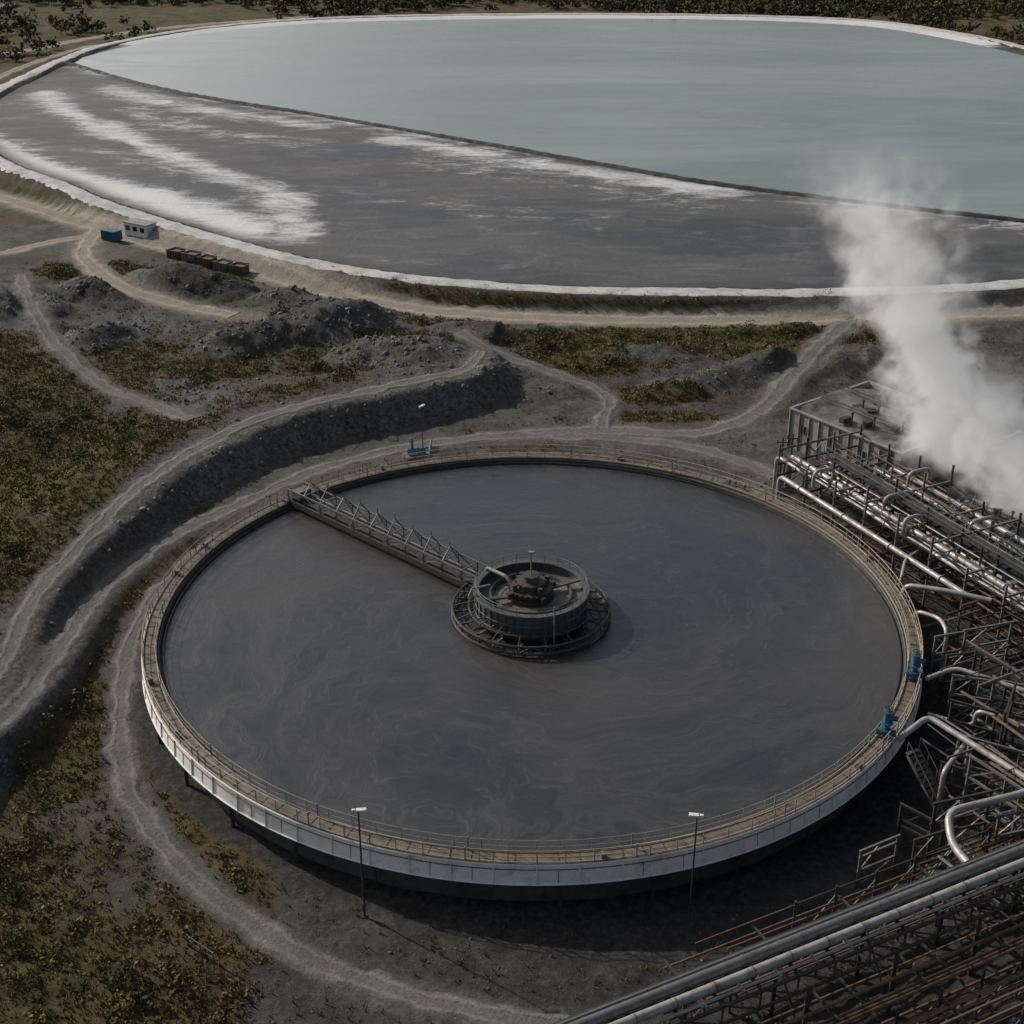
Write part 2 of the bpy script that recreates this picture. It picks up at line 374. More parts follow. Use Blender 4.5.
def beach_mat():
    m,nt,b=newmat('tailings_sand');v=geo(nt)
    mp=N(nt,'ShaderNodeMapping');mp.inputs['Rotation'].default_value=(0,0,math.radians(40));mp.inputs['Scale'].default_value=(.4,1,1)
    nt.links.new(v,mp.inputs[0]);sv=mp.outputs[0]
    st=noise(nt,sv,.2,12,.75,1.4);st2=noise(nt,sv,.06,5,.6,.8);fi=noise(nt,v,1.2,7,.75);st3=noise(nt,sv,.9,7,.75,1.)
    c=mixc(nt,ramp(nt,st2,.35,.65),(.036,.038,.041),(.078,.080,.083))
    c=mixc(nt,ramp(nt,st,.48,.68,0,.6),c,(.15,.152,.155))
    c=mixc(nt,ramp(nt,st3,.5,.72,0,.5),c,(.028,.029,.031))
    s=M(nt,'ADD',attr(nt,'salt'),M(nt,'ADD',M(nt,'MULTIPLY',M(nt,'SUBTRACT',st,.5),2.4),M(nt,'MULTIPLY',M(nt,'SUBTRACT',fi,.5),.8)))
    c=mixc(nt,ramp(nt,s,.25,1.1,0,.95),c,(.58,.58,.58))
    c=mixc(nt,attr(nt,'damp'),c,(.035,.035,.035))
    nt.links.new(c,b.inputs['Base Color']);nt.links.new(ramp(nt,st2,.35,.65,.38,.95),b.inputs['Roughness'])
    bump(nt,b,M(nt,'ADD',fi,st),.5,.3);return m
mesh_np('tailings_beach',np.stack([bx,by,bz],1)[ok],F,beach_mat(),True,{'salt':salt[ok],'damp':damp[ok]})
def pond_mat():
    m,nt,b=newmat('pond_water');v=geo(nt)
    mp=N(nt,'ShaderNodeMapping');mp.inputs['Rotation'].default_value=(0,0,math.radians(25));mp.inputs['Scale'].default_value=(.25,1,1)
    nt.links.new(v,mp.inputs[0]);sv=mp.outputs[0]
    big=noise(nt,sv,.028,7,.62,1.0);st=noise(nt,sv,.10,9,.7,1.4)
    c=mixc(nt,ramp(nt,big,.35,.65),(.120,.162,.145),(.195,.238,.220))
    c=mixc(nt,ramp(nt,st,.48,.72,0,.6),c,(.255,.292,.278))
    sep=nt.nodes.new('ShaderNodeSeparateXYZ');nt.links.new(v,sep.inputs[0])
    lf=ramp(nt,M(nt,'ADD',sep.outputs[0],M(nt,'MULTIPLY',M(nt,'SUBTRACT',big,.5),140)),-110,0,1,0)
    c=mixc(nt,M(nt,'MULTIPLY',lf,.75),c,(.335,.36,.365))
    nt.links.new(c,b.inputs['Base Color']);nt.links.new(ramp(nt,st,.4,.7,.10,.3),b.inputs['Roughness'])
    b.inputs['IOR'].default_value=1.33
    bump(nt,b,noise(nt,v,1.5,4,.6),.12,.05);return m
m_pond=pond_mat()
dl=[(118,103),(130,125),(148,180),(146,232),(130,266),(118,297),(98,325),(60,338),(0,340),(-54,332),(-84,313),(-102,288),(-109,270)]
poly=[tuple(p) for p in BERM[2:-1]]+[tuple(p) for p in catmull(dl,4)]
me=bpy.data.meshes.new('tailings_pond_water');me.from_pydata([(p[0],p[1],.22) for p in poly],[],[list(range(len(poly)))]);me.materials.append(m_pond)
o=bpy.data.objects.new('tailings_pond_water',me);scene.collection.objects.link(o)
Pb=catmull(BERM[::2],.8);T=np.gradient(Pb,axis=0);T/=np.linalg.norm(T,axis=1)[:,None];Nn=np.stack([-T[:,1],T[:,0]],1)
V=[]
for (u,z) in [(-.9,-.3),(-.5,.3),(-.2,.45),(.25,.42),(.6,.2),(.9,-.3)]:
    jj=rng.uniform(-.15,.15,len(Pb));q=Pb+Nn*(u+jj)[:,None]
    V.append(np.stack([q[:,0],q[:,1],z+rng.uniform(-.05,.08,len(Pb))+.05],1))
V=np.stack(V,1).reshape(-1,3)
mesh_np('pond_berm',V,gridfaces(len(Pb),6),m_blackrock,False)

# ------------------------------------------------------------------ mesh builder
class MB:
    def __init__(s): s.v=[];s.f=[]
    def beam(s,p,q,w,h=None):
        h=h or w;p=np.array(p,float);q=np.array(q,float);d=q-p;L=np.linalg.norm(d)
        if L<1e-6:return
        d/=L;up=np.array([0,0,1.]) if abs(d[2])<.95 else np.array([1.,0,0])
        a=np.cross(d,up);a/=np.linalg.norm(a);b=np.cross(a,d);n=len(s.v)
        for e in (p,q):
            for i,j in ((-1,-1),(1,-1),(1,1),(-1,1)): s.v.append(tuple(e+a*i*w/2+b*j*h/2))
        s.f+=[(n,n+1,n+2,n+3),(n+7,n+6,n+5,n+4),(n,n+4,n+5,n+1),(n+1,n+5,n+6,n+2),(n+2,n+6,n+7,n+3),(n+3,n+7,n+4,n)]
    def box(s,c,sz,rz=0):
        cx,cy,cz=c;l=sz[0]/2;dx,dy=math.cos(rz)*l,math.sin(rz)*l
        s.beam((cx-dx,cy-dy,cz),(cx+dx,cy+dy,cz),sz[1],sz[2])
    def tube(s,pts,r,n=8,closed=False,caps=True):
        P=[np.array(p,float) for p in pts];m=len(P);base=len(s.v);prev=None
        for i,p in enumerate(P):
            if closed: d=P[(i+1)%m]-P[i-1]
            else: d=P[min(i+1,m-1)]-P[max(i-1,0)]
            d=d/max(np.linalg.norm(d),1e-9)
            if prev is None:
                up=np.array([0,0,1.]) if abs(d[2])<.9 else np.array([1.,0,0]);a=np.cross(d,up)
            else: a=prev-d*(prev@d)
            a/=np.linalg.norm(a);prev=a;b=np.cross(d,a);rr=r[i] if hasattr(r,'__len__') else r
            for k in range(n):
                t=TAU*k/n;s.v.append(tuple(p+a*math.cos(t)*rr+b*math.sin(t)*rr))
        for i in range(m if closed else m-1):
            j=(i+1)%m
            for k in range(n):
                l=(k+1)%n;s.f.append((base+i*n+k,base+i*n+l,base+j*n+l,base+j*n+k))
        if caps and not closed:
            s.f.append(tuple(base+k for k in range(n))[::-1]);s.f.append(tuple(base+(m-1)*n+k for k in range(n)))
    def ring(s,c,R,r,n=96,k=6):
        pts=[(c[0]+R*math.cos(TAU*i/n),c[1]+R*math.sin(TAU*i/n),c[2]) for i in range(n)]
        s.tube(pts,r,k,closed=True)
    def lathe(s,prof,n=96,c=(0,0,0),closed=True):
        base=len(s.v);m=len(prof)
        for i in range(n):
            t=TAU*i/n
            for r,z in prof: s.v.append((c[0]+r*math.cos(t),c[1]+r*math.sin(t),c[2]+z))
        for i in range(n):
            j=(i+1)%n
            for k in range(m if closed else m-1):
                l=(k+1)%m;s.f.append((base+i*m+k,base+j*m+k,base+j*m+l,base+i*m+l))
    def disc(s,c,R,n=96):
        b=len(s.v);s.v+= [(c[0]+R*math.cos(TAU*i/n),c[1]+R*math.sin(TAU*i/n),c[2]) for i in range(n)];s.f.append(tuple(range(b,b+n)))
    def build(s,name,mat,parent=None,smooth=False,bevel=0):
        me=bpy.data.meshes.new(name);me.from_pydata(s.v,[],s.f);me.materials.append(mat);me.update()
        if smooth:
            me.polygons.foreach_set('use_smooth',[True]*len(me.polygons))
            try: me.set_sharp_from_angle(angle=math.radians(40))
            except Exception: pass
        o=bpy.data.objects.new(name,me);scene.collection.objects.link(o)
        if parent:o.parent=parent
        if bevel:
            b=o.modifiers.new('bevel','BEVEL');b.width=bevel;b.segments=2
        return o
def empty(name,loc=(0,0,0)):
    o=bpy.data.objects.new(name,None);scene.collection.objects.link(o);o.empty_display_size=.5;return o
def pol(r,a,z): return (r*math.cos(a),r*math.sin(a),z)
def bend(pts,rad=.6,n=5):
    P=[np.array(p,float) for p in pts];out=[P[0]]
    for i in range(1,len(P)-1):
        a=P[i-1]-P[i];b=P[i+1]-P[i];la=np.linalg.norm(a);lb=np.linalg.norm(b);r=min(rad,la*.45,lb*.45)
        p0=P[i]+a/la*r;p1=P[i]+b/lb*r
        for k in range(n+1):
            t=k/n;out.append((1-t)**2*p0+2*t*(1-t)*P[i]+t*t*p1)
    out.append(P[-1]);return out

# ------------------------------------------------------------------ thickener tank
tank=empty('thickener_tank')
b=MB();b.lathe([(29.2,-3.6),(29.2,.3),(28.72,.3),(28.72,-3.6)],192);b.build('tank_wall',m_concd,tank,True)
b=MB();b.lathe([(30.12,-1.0),(30.0,.42),(29.88,.42),(29.98,-1.0)],192);b.build('outer_fascia',m_conc,tank,True)
b=MB()
for i in range(72):
    a=TAU*i/72;b.beam(pol(30.15,a,-1.02),pol(30.04,a,.4),.09,.06)
b.ring((0,0,-.98),30.13,.07,192,5);b.ring((0,0,.44),30.02,.06,192,5);b.build('fascia_ribs',m_conc,tank)
b=MB();b.ring((0,0,.10),30.06,.04,192,4)
for i in range(72):
    a=TAU*(i+.5)/72
    if rng.uniform()<.6: b.beam(pol(30.11,a,-.9),pol(30.05,a,.1),.03,.03)
b.build('fascia_rust_line',m_rust,tank)
b=MB();b.lathe([(28.95,.42),(29.97,.42),(29.97,.52),(28.95,.52)],192);b.build('walkway_deck',m_tan,tank,True)
b=MB()
for i in range(140):
    a=TAU*i/140;b.beam(pol(29.0,a,.535),pol(29.94,a,.535),.05,.02)
for i in range(64):
    a=TAU*(i+.5)/64;b.beam(pol(29.25,a,-1.6),pol(29.9,a,-.3),.12,.12)
    if i%2==0: b.beam(pol(29.8,a,-3.4),pol(29.8,a,-.9),.2,.2)
b.build('deck_brackets',m_dark,tank)
b=MB();b.lathe([(28.45,-.3),(28.56,-.3),(28.56,.18),(28.45,.18)],192);b.build('overflow_weir',m_dark,tank,True)
b=MB();b2=MB()
for R_ in (28.98,29.95):
    out=R_>29.5
    for z,r in ((.6,.045),(1.0,.02 if not out else .026),(1.45,.024 if not out else .036)): b.ring((0,0,z),R_,r,240,5)
    for i in range(108):
        a=TAU*i/108;b.beam(pol(R_,a,.5),pol(R_,a,1.46),.04 if not out else .06)
    for i in range(0,108,6):
        a=TAU*(i+.5)/108;b2.beam(pol(R_,a,.5),pol(R_,a,1.55),.08)
b.build('guard_rail',m_rail,tank);b2.build('rail_posts',m_steel,tank)
b=MB();b.ring((0,0,.36),28.85,.05,192,6)
for i in range(12):
    a=TAU*rng.uniform();q=pol(29.7,a,.75);b.box(q,(.4,.3,.4),a)
b.build('service_pipe',m_truss,tank)
def slurry_mat():
    m,nt,b=newmat('slurry');v=geo(nt)
    ln=N(nt,'ShaderNodeVectorMath',_operation='LENGTH');nt.links.new(v,ln.inputs[0])
    wob=noise(nt,v,.06,4,.55)
    vr=nt.nodes.new('ShaderNodeVectorRotate');vr.rotation_type='Z_AXIS';nt.links.new(v,vr.inputs['Vector'])
    nt.links.new(M(nt,'ADD',M(nt,'MULTIPLY',ln.outputs['Value'],-.07),M(nt,'MULTIPLY',wob,2.4)),vr.inputs['Angle'])
    mp=N(nt,'ShaderNodeMapping');mp.inputs['Scale'].default_value=(.5,1.5,1);nt.links.new(vr.outputs[0],mp.inputs[0]);sv=mp.outputs[0]
    s1=noise(nt,sv,.10,8,.6,1.2);s2=noise(nt,sv,.6,10,.74,1.8);s3=noise(nt,sv,2.2,6,.7,.8);bl=noise(nt,v,.05,3,.5)
    c=mixc(nt,ramp(nt,s1,.3,.7),(.022,.024,.027),(.041,.042,.043))
    c=mixc(nt,ramp(nt,bl,.45,.65,0,.6),c,(.052,.047,.042))
    c=mixc(nt,ramp(nt,s2,.50,.72,0,.5),c,(.080,.078,.076))
    nt.links.new(c,b.inputs['Base Color'])
    nt.links.new(M(nt,'ADD',ramp(nt,s1,.38,.62,.13,.26),ramp(nt,s2,.42,.66,0,.14)),b.inputs['Roughness']);b.inputs['IOR'].default_value=1.55
    bump(nt,b,M(nt,'ADD',M(nt,'MULTIPLY',s2,1.),M(nt,'MULTIPLY',s3,.25)),.28,.17);return m
b=MB();b.disc((0,0,0),28.48,192);b.build('slurry_surface',slurry_mat(),tank)
b=MB();b.lathe([(28.54,-.05),(28.75,-.05),(28.75,-.1),(28.54,-.1)],192);b.build('launder_channel',m_dark,tank)

# ------------------------------------------------------------------ rake bridge
brd=empty('rake_bridge');A=math.radians(137);u=np.array([math.cos(A),math.sin(A),0]);nn=np.array([-u[1],u[0],0])
def B(r,o,z): return tuple(u*r+nn*o+np.array([0,0,z]))
b=MB();d2=MB();g=MB();n=11
for o_ in (-.95,.95):
    d2.beam(B(4.3,o_,.6),B(29.8,o_,.6),.24,.5)
    b.beam(B(4.3,o_,1.85),B(29.2,o_,1.85),.12)
    for i in range(n+1):
        r=4.6+i*(24.4/n);b.beam(B(r,o_,.85),B(r,o_,1.85),.09)
        if i<n:
            r2=r+24.4/n;b.beam(B(r,o_,.9 if i%2 else 1.85),B(r2,o_,1.85 if i%2 else .9),.08)
for i in range(n+1):
    r=4.6+i*(24.4/n);b.beam(B(r,-.95,1.85),B(r,.95,1.85),.08)
    if 1<i<11:
        hh=2.85+.25*(i%2)
        b.beam(B(r,-.95,1.85),B(r,0,hh),.09);b.beam(B(r,.95,1.85),B(r,0,hh),.09)
        if i%2==0: b.beam(B(r-1.1,0,1.9),B(r,0,hh),.075);b.beam(B(r+1.1,0,1.9),B(r,0,hh),.075)
        b.beam(B(r,0,hh-.1),B(r,0,hh+.5),.06)
g.box(tuple(u*17.1+np.array([0,0,.87])),(25.5,1.3,.06),A)
g.box(tuple(u*17.1-nn*1.35+np.array([0,0,.5])),(24.3,.5,.3),A)
b.tube([B(5,-.55,1.1),B(29,-.55,1.1)],.09,8)
for r in np.arange(7,28,3.2): d2.beam(B(r,0,.7),B(r,0,-.3),.16)
b.box(B(28.3,0,1.35),(1.1,1.4,.8),A);b.box(B(29.4,0,.75),(1.2,2.6,.12),A)
b.build('truss',m_truss,brd);d2.build('girders',m_dark,brd);g.build('deck',m_dark,brd)

# ------------------------------------------------------------------ centre drive / feedwell
cd=empty('feedwell_drum')
b=MB()
for R_,z,t in ((6.2,.25,.13),(6.2,.85,.10),(5.5,.3,.09),(4.9,.95,.09)): b.ring((0,0,z),R_,t,96,6)
for i in range(36):
    a=TAU*i/36;a2=TAU*(i+1)/36
    b.beam(pol(6.2,a,.25),pol(6.2,a,.85),.08);b.beam(pol(6.2,a,.85 if i%2 else .25),pol(6.2,a2,.25 if i%2 else .85),.07)
    if i%2==0: b.beam(pol(6.2,a,.3),pol(4.4,a,.5),.12);b.beam(pol(6.2,a,.85),pol(4.5,a,1.3),.07);b.beam(pol(5.5,a,.3),pol(4.4,a2,1.1),.07)
b.build('ring_truss',m_dark,cd)
b=MB();b.lathe([(3.3,-.3),(4.45,.35),(4.45,.75),(4.3,.75),(3.2,-.3)],96);b.build('lower_skirt',m_dark,cd,True)
b=MB();b.lathe([(4.4,.75),(4.4,2.35),(4.6,2.35),(4.6,2.5),(4.12,2.5),(4.12,2.42),(4.26,2.35),(4.26,.75)],96);b.build('drum_shell',m_drum,cd,True)
b=MB()
for i in range(40):
    a=TAU*i/40;b.beam(pol(4.44,a,.78),pol(4.44,a,2.32),.07)
b.ring((0,0,1.5),4.43,.05,96,5);b.ring((0,0,.8),4.45,.07,96,5)
b.build('drum_stiffeners',m_drum,cd)
b=MB();b.ring((0,0,2.85),4.4,.02,72,5);b.ring((0,0,3.1),4.4,.028,72,5)
for i in range(24):
    a=TAU*i/24;b.beam(pol(4.4,a,2.5),pol(4.4,a,3.1),.04)
b.build('drum_handrail',m_truss,cd)
mfl=weathered('feedwell_sludge',(.15,.125,.085),(.085,.075,.058),.8,.5,0,.3,(.06,.055,.05))
b=MB();b.disc((0,0,1.75),4.27,72);b.build('feedwell_surface',mfl,cd)
b=MB();b.lathe([(3.3,1.78),(3.3,2.0),(3.05,2.0),(3.05,1.78)],72);b.ring((0,0,2.05),3.18,.06,72,6)
for a in (.4,.4+math.pi): b.beam(pol(1.4,a,2.1),pol(4.3,a,2.3),.4,.14)
b.build('inner_ring',m_drum,cd,True)
b=MB()
b.lathe([(0.01,1.76),(1.8,1.76),(1.8,2.05),(1.5,2.1),(1.5,2.4),(1.65,2.4),(1.65,2.58),(1.1,2.62),(1.0,3.0),(1.15,3.0),(1.15,3.15),(.65,3.2),(.55,3.55),(.7,3.57),(.67,3.7),(.01,3.75)],48,closed=False)
for i in range(24):
    a=TAU*i/24;b.box(pol(1.7,a,2.49),(.16,.14,.16),a)
for i in range(12):
    a=TAU*i/12;b.box(pol(1.2,a,3.08),(.14,.12,.14),a)
    b.beam(pol(1.45,a,2.1),pol(1.05,a,2.95),.08)
for i in range(4):
    a=TAU*i/4+.5;b.tube([pol(1.45,a,2.58),pol(1.45,a,3.15)],.2,12);b.box(pol(1.9,a,2.3),(.5,.4,.5),a)
mdh=weathered('drive_head_steel',(.075,.065,.055),(.045,.042,.04),2,.55,.4,.3,(.10,.065,.04))
b.build('drive_head',mdh,cd,True)
b=MB();b.tube([(0,0,3.6),(0,0,5.6)],.05,8);b.box((0,0,5.65),(.45,.25,.14));b.build('mast',m_steel,cd)
b=MB();b.tube([(1.7,-4.9,.3),(1.7,-4.9,3.6)],.05,8);b.tube([(-4.9,-1.2,2.3),(-4.6,-1.0,3.0),(-3.2,-.5,3.0)],.09,8);b.tube(bend([B(4.8,.3,1.4),B(4.6,.3,2.7),B(2.4,.3,2.7),B(1.8,.3,2.3)],.4),.16,10);b.build('feed_pipe',m_steel,cd)

# ------------------------------------------------------------------ lamps
def lamp(xy,z0,h,face):
    e=empty('street_lamp');b=MB();x0,y0=xy
    b.tube([(x0,y0,z0-.2),(x0,y0,z0+h)],[.07,.05],8);b.box((x0,y0,z0+.05),(.3,.3,.1));b.box((x0,y0,z0+.9),(.18,.25,.5))
    dx,dy=math.cos(face)*.35,math.sin(face)*.35;b.beam((x0-dx*.3,y0-dy*.3,z0+h),(x0+dx,y0+dy,z0+h+.05),.06)
    b.build('pole',m_dark,e)
    b=MB();b.box((x0+dx*.5,y0+dy*.5,z0+h+.12),(.6,.28,.12),face);b.box((x0-dx*.8,y0-dy*.8,z0+h+.1),(.2,.18,.18),face);b.build('lamp_head',m_white,e,bevel=.02)
lamp((-10.5,-30.5),-3.2,8.1,0.1);lamp((9.3,-30.85),-3.2,8.0,3.0)
lamp((-10.3,30.6),-1.3,6.4,1.0)

def valve(a):
    e=empty('blue_gate_valve');c=np.array(pol(29.5,a,0));b=MB();x0,y0=c[:2]
    b.tube([(x0,y0,.6),(x0,y0,1.7)],.22,12);b.tube([(x0,y0,1.1),(x0,y0,1.22)],.4,14);b.tube([(x0,y0,1.7),(x0,y0,1.8)],.42,14)
    b.tube([(x0,y0,1.8),(x0,y0,2.5)],.27,12);b.tube([(x0,y0,2.5),(x0,y0,2.65)],.34,12);b.tube([(x0-.1,y0,2.15),(x0+.65,y0-.2,2.15)],.19,12)
    b.tube([(x0-.65,y0+.2,.95),(x0+.65,y0-.2,.95)],.24,12);b.build('body',m_blue,e,True)
    b=MB();b.ring((x0,y0,2.85),.32,.03,20,5);b.beam((x0,y0,2.6),(x0,y0,3.0),.06);b.beam((x0-.32,y0,2.85),(x0+.32,y0,2.85),.04);b.build('handwheel',m_dark,e)
valve(math.atan2(-10.0,27.9));valve(math.atan2(-17.2,24.2))

e=empty('pump_skid');b=MB();b.box((-10.6,32.8,-.5),(.9,.8,.9),.1);b.tube([(-12.0,32.7,-.55),(-11.1,32.8,-.55)],.32,14);b.tube([(-11.5,32.7,-.3),(-11.5,32.7,.9)],.14,8);b.build('pump_body',m_blue,e,bevel=.03)
b=MB();b.box((-11,32.8,-1.05),(3.0,1.3,.2),.1);b.tube(bend([(-10.2,32.8,-.2),(-9.6,32.8,-.2),(-9.6,32.8,.7),(-9.6,30.3,.7)],.3),.1,8);b.box((-9.3,33.2,-.5),(1.0,.5,.8),.1);b.build('pump_base_and_pipe',m_truss,e)

# ------------------------------------------------------------------ plant on the right
U=np.array([.447,-.894]);NR=np.array([.894,.447]);O=np.array([23.6,25.0])
def R(t,o,z): q=O+U*t+NR*o;return (q[0],q[1],z)
rack=empty('pipe_rack');fr=MB();p1=MB();p2=MB();ru=MB();fl=MB()
Lr=46
for t in np.arange(0,Lr,4.2):
    zg=-3.3;top=2.3+.8*((int(t)%3)==0)
    for o_ in (.2,3.4,6.6,9.8): (fl if int(o_)%2==0 else fr).beam(R(t,o_,zg),R(t,o_,top+.6+.5*(int(t*3+o_)%3)),.17)
    for z in (.4,1.6,top): (fl if z>2 else fr).beam(R(t,.0,z),R(t,10,z),.15,.18)
    fr.beam(R(t,.2,-1.5),R(t,3.4,.4),.08);fr.beam(R(t,3.4,.4),R(t,6.6,-1.5),.08)
    for o_ in (.2,3.4,6.6,9.8):
        if t+4.2<Lr: fr.beam(R(t,o_,top-.15),R(t+4.2,o_,2.2),.12);fr.beam(R(t,o_,.3 if int(t)%2 else -2),R(t+4.2,o_,-2 if int(t)%2 else .3),.07)
for (o_,z,r,which,t0,t1) in [(-.3,.85,.24,1,1,26),(.7,1.9,.18,1,-1,Lr),(1.3,1.9,.10,2,-.5,Lr),(1.9,1.95,.27,1,-.5,Lr),(2.9,.75,.2,2,1,Lr),(3.9,1.1,.15,1,2,Lr),
      (5.2,2.0,.30,1,3,Lr),(6.0,.7,.22,2,0,Lr),(7.2,1.9,.17,1,5,Lr),(7.9,1.3,.12,2,3,Lr),(8.7,2.0,.25,1,6,Lr),(9.5,.7,.2,1,6,Lr),(4.6,2.85,.10,1,9,38),(2.2,2.85,.08,2,4,34)]:
    pts=bend([R(t0,o_-.0,-2.4),R(t0,o_,z),R(t1,o_,z)],.7);(p1 if which==1 else p2).tube(pts,r,10)
    for t in np.arange(t0+3,t1,6.3):
        a=np.array(R(t,o_,z));bb=np.array(R(t+.12,o_,z));(p1 if which==1 else p2).tube([a,bb],r*1.35,10)
for (t,o_,w) in [(6,-.4,2.2),(13,1.9,3),(20,5.2,2.6),(27,8.7,2),(10,7.2,2.4),(17,.7,1.8)]:
    p1.tube(bend([R(t,o_,1.9),R(t,o_,3.4),R(t,o_+w,3.4),R(t,o_+w,1.6)],.6),.17,10)
for o_ in (3.0,4.4):
    for z in (3.6,4.1): fl.beam(R(3,o_,z),R(40,o_,z),.05)
    for t in np.arange(3,40,1.6): fl.beam(R(t,o_,3.1),R(t,o_,4.1),.05)
fr.beam(R(3,3.7,3.05),R(40,3.7,3.05),1.3,.06)
for k in range(110):
    t=random.uniform(0,Lr-6);o_=random.uniform(0,10);z=random.choice([-1.2,-.6,.2,.45,1.2,1.65,2.4]);ru.tube([R(t,o_,z),R(t+random.uniform(3,9),o_,z)],random.choice([.04,.06,.08]),6)
for k in range(90):
    t=random.uniform(0,Lr-6);o_=random.uniform(0,8);z=random.choice([-1.0,.5,1.4,2.5,3.2]);(ru if k%2 else fl).tube([R(t,o_,z),R(t,o_+random.uniform(1,2.5),z),R(t,o_+1.2,z-1.2)],random.choice([.04,.06]),6)
for k in range(16):
    t=random.uniform(3,Lr-8);o_=random.choice([.7,1.9,5.2,7.2,8.7]);a=np.array(R(t,o_,2.0))
    p2.tube([a,a+np.array([0,0,.7])],.16,8);p2.tube([a+np.array([0,0,.7]),a+np.array([0,0,.8])],.3,10)
fr.build('frames',m_dark,rack);p1.build('lagged_pipes',m_pipe,rack,True);p2.build('grey_pipes',m_piped,rack,True);ru.build('small_bore_pipes',m_rust,rack);fl.build('galvanised_frames',m_truss,rack)

e=empty('feed_pipeline');b=MB()
b.tube(bend([(30.0,2.2,-1),(30.0,2.2,1.5),(33,0.5,1.9),(36,-1,1.9)],.8),.2,10)
b.tube(bend([(30.0,-1.5,-1),(30.0,-1.5,1.3),(31.5,-3,1.5),(31.5,-5,1.5),(31.5,-5,-2.8)],.7),.16,10)
b.tube(bend([(30.3,4.4,-1),(30.4,4.4,.9),(31.5,7.5,.9),(33,9,.9)],.7),.13,10)
b.tube(bend([(24.8,-17.6,.7),(27.2,-15.9,1.4),(31.5,-22.7,1.5),(38,-33,1.6)],.7),.22,10)
b.tube(bend([(36,-22,2.2),(30.5,-25.6,2.4),(25.2,-27.4,2.4),(25.0,-29.5,1.6),(25.6,-31.5,1.6)],.9),.25,12)
b.tube(bend([(28.6,-10.2,.7),(30.8,-9.8,1.4),(36,-14,1.6),(44,-20,1.7)],.7),.18,10)
b.tube(bend([(28.2,-12.9,-.5),(31,-14.5,-.5),(31,-14.5,1.0),(40,-21,1.0)],.7),.16,10)
b.tube(bend([(30,-17,-2.8),(30,-17,.6),(27,-21,.6),(27,-21,-2.8)],.6),.18,10)
b.build('pipes',m_pipe,e,True)
e=empty('steel_trestle');b=MB();d2=MB();d3=MB()
def portal(x0,y0,ang,w,z1,B_):
    c,s=math.cos(ang)*w/2,math.sin(ang)*w/2;zg=-3.3
    B_.beam((x0-c,y0-s,zg),(x0-c,y0-s,z1),.16);B_.beam((x0+c,y0+s,zg),(x0+c,y0+s,z1),.16)
    for z in (z1,z1-1.6,-.9): B_.beam((x0-c*1.1,y0-s*1.1,z),(x0+c*1.1,y0+s*1.1,z),.13,.16)
    B_.beam((x0-c,y0-s,zg),(x0+c,y0+s,z1-1.6),.07);B_.beam((x0-c,y0-s,z1-1.6),(x0,y0,z1),.07)
for i,(x0,y0,ang,w,z1) in enumerate([(31.8,-5,.3,2.6,1.3),(32,-8,.2,2.8,1.5),(31.6,-11.5,-.3,2.8,1.6),(30.6,-15,-.5,3,1.6),(30.5,-19,-.5,4,1.4),(28.4,-20.9,-.6,3,.6),(32.5,-23,-.5,4,1.5),(27,-25,.3,4,1.6),(30.5,-26.5,.3,4,1.8),
                          (35,-17,-.5,4,1.5),(36,-26,-.5,4,1.6),(24.6,-25,-.8,3,.2),(34,-12,-.4,4,1.6),(24.5,-28,.4,3,1.2),(21.5,-27,.5,3,-.4),(38,-20,-.4,4,1.6),(34.6,-5,.3,4,2.0),(33.5,-9.5,-1.0,3,2.0),(29.5,-23.2,-1.0,4,2.2),(33,-15,1.1,4,2.4),(35.5,-22,1.1,4,2.4)]):
    portal(x0,y0,ang,w,z1,(b,d3)[i%2])
for k in range(220):
    x0=random.uniform(24,40);y0=random.uniform(-31,2)
    if math.hypot(x0,y0)<31.2: continue
    z=random.choice([-2.8,-2.2,-1.5,-.8,0,.7,1.3,1.7]);an=random.choice([-1.05,-1.1,.45,.5,-1.0]);L=random.uniform(2.5,7)
    q=(x0+math.cos(an)*L,y0+math.sin(an)*L)
    if math.hypot(*q)<31: continue
    (d2,b,d3,d2)[k%4].tube([(x0,y0,z),(q[0],q[1],z)],random.choice([.04,.05,.08,.11]),6)
b.build('frames',m_truss,e);d2.build('loose_pipes',m_rust,e);d3.build('dark_frames',m_dark,e)

e=empty('access_stair');b=MB();g=MB()
S0=np.array([25.2,-18.8]);Sd=np.array([.5,-.866]);Sn=np.array([.866,.5])
for k in range(14):
    q=S0+Sd*(k*.3);g.beam((*(q-Sn*.1),.4-k*.26),(*(q+Sn*1.0),.4-k*.26),.28,.05)
for s_ in (-.1,1.0):
    a_=S0+Sn*s_;c_=S0+Sd*4.2+Sn*s_
    b.beam((*a_,.35),(*c_,-3.2),.08,.2);b.beam((*a_,1.4),(*c_,-2.2),.05)
    for k in range(0,15,3):
        q=S0+Sd*(k*.3)+Sn*s_;b.beam((*q,.4-k*.26),(*q,1.4-k*.26),.045)
b.build('stringers',m_truss,e);g.build('treads',m_tan,e)

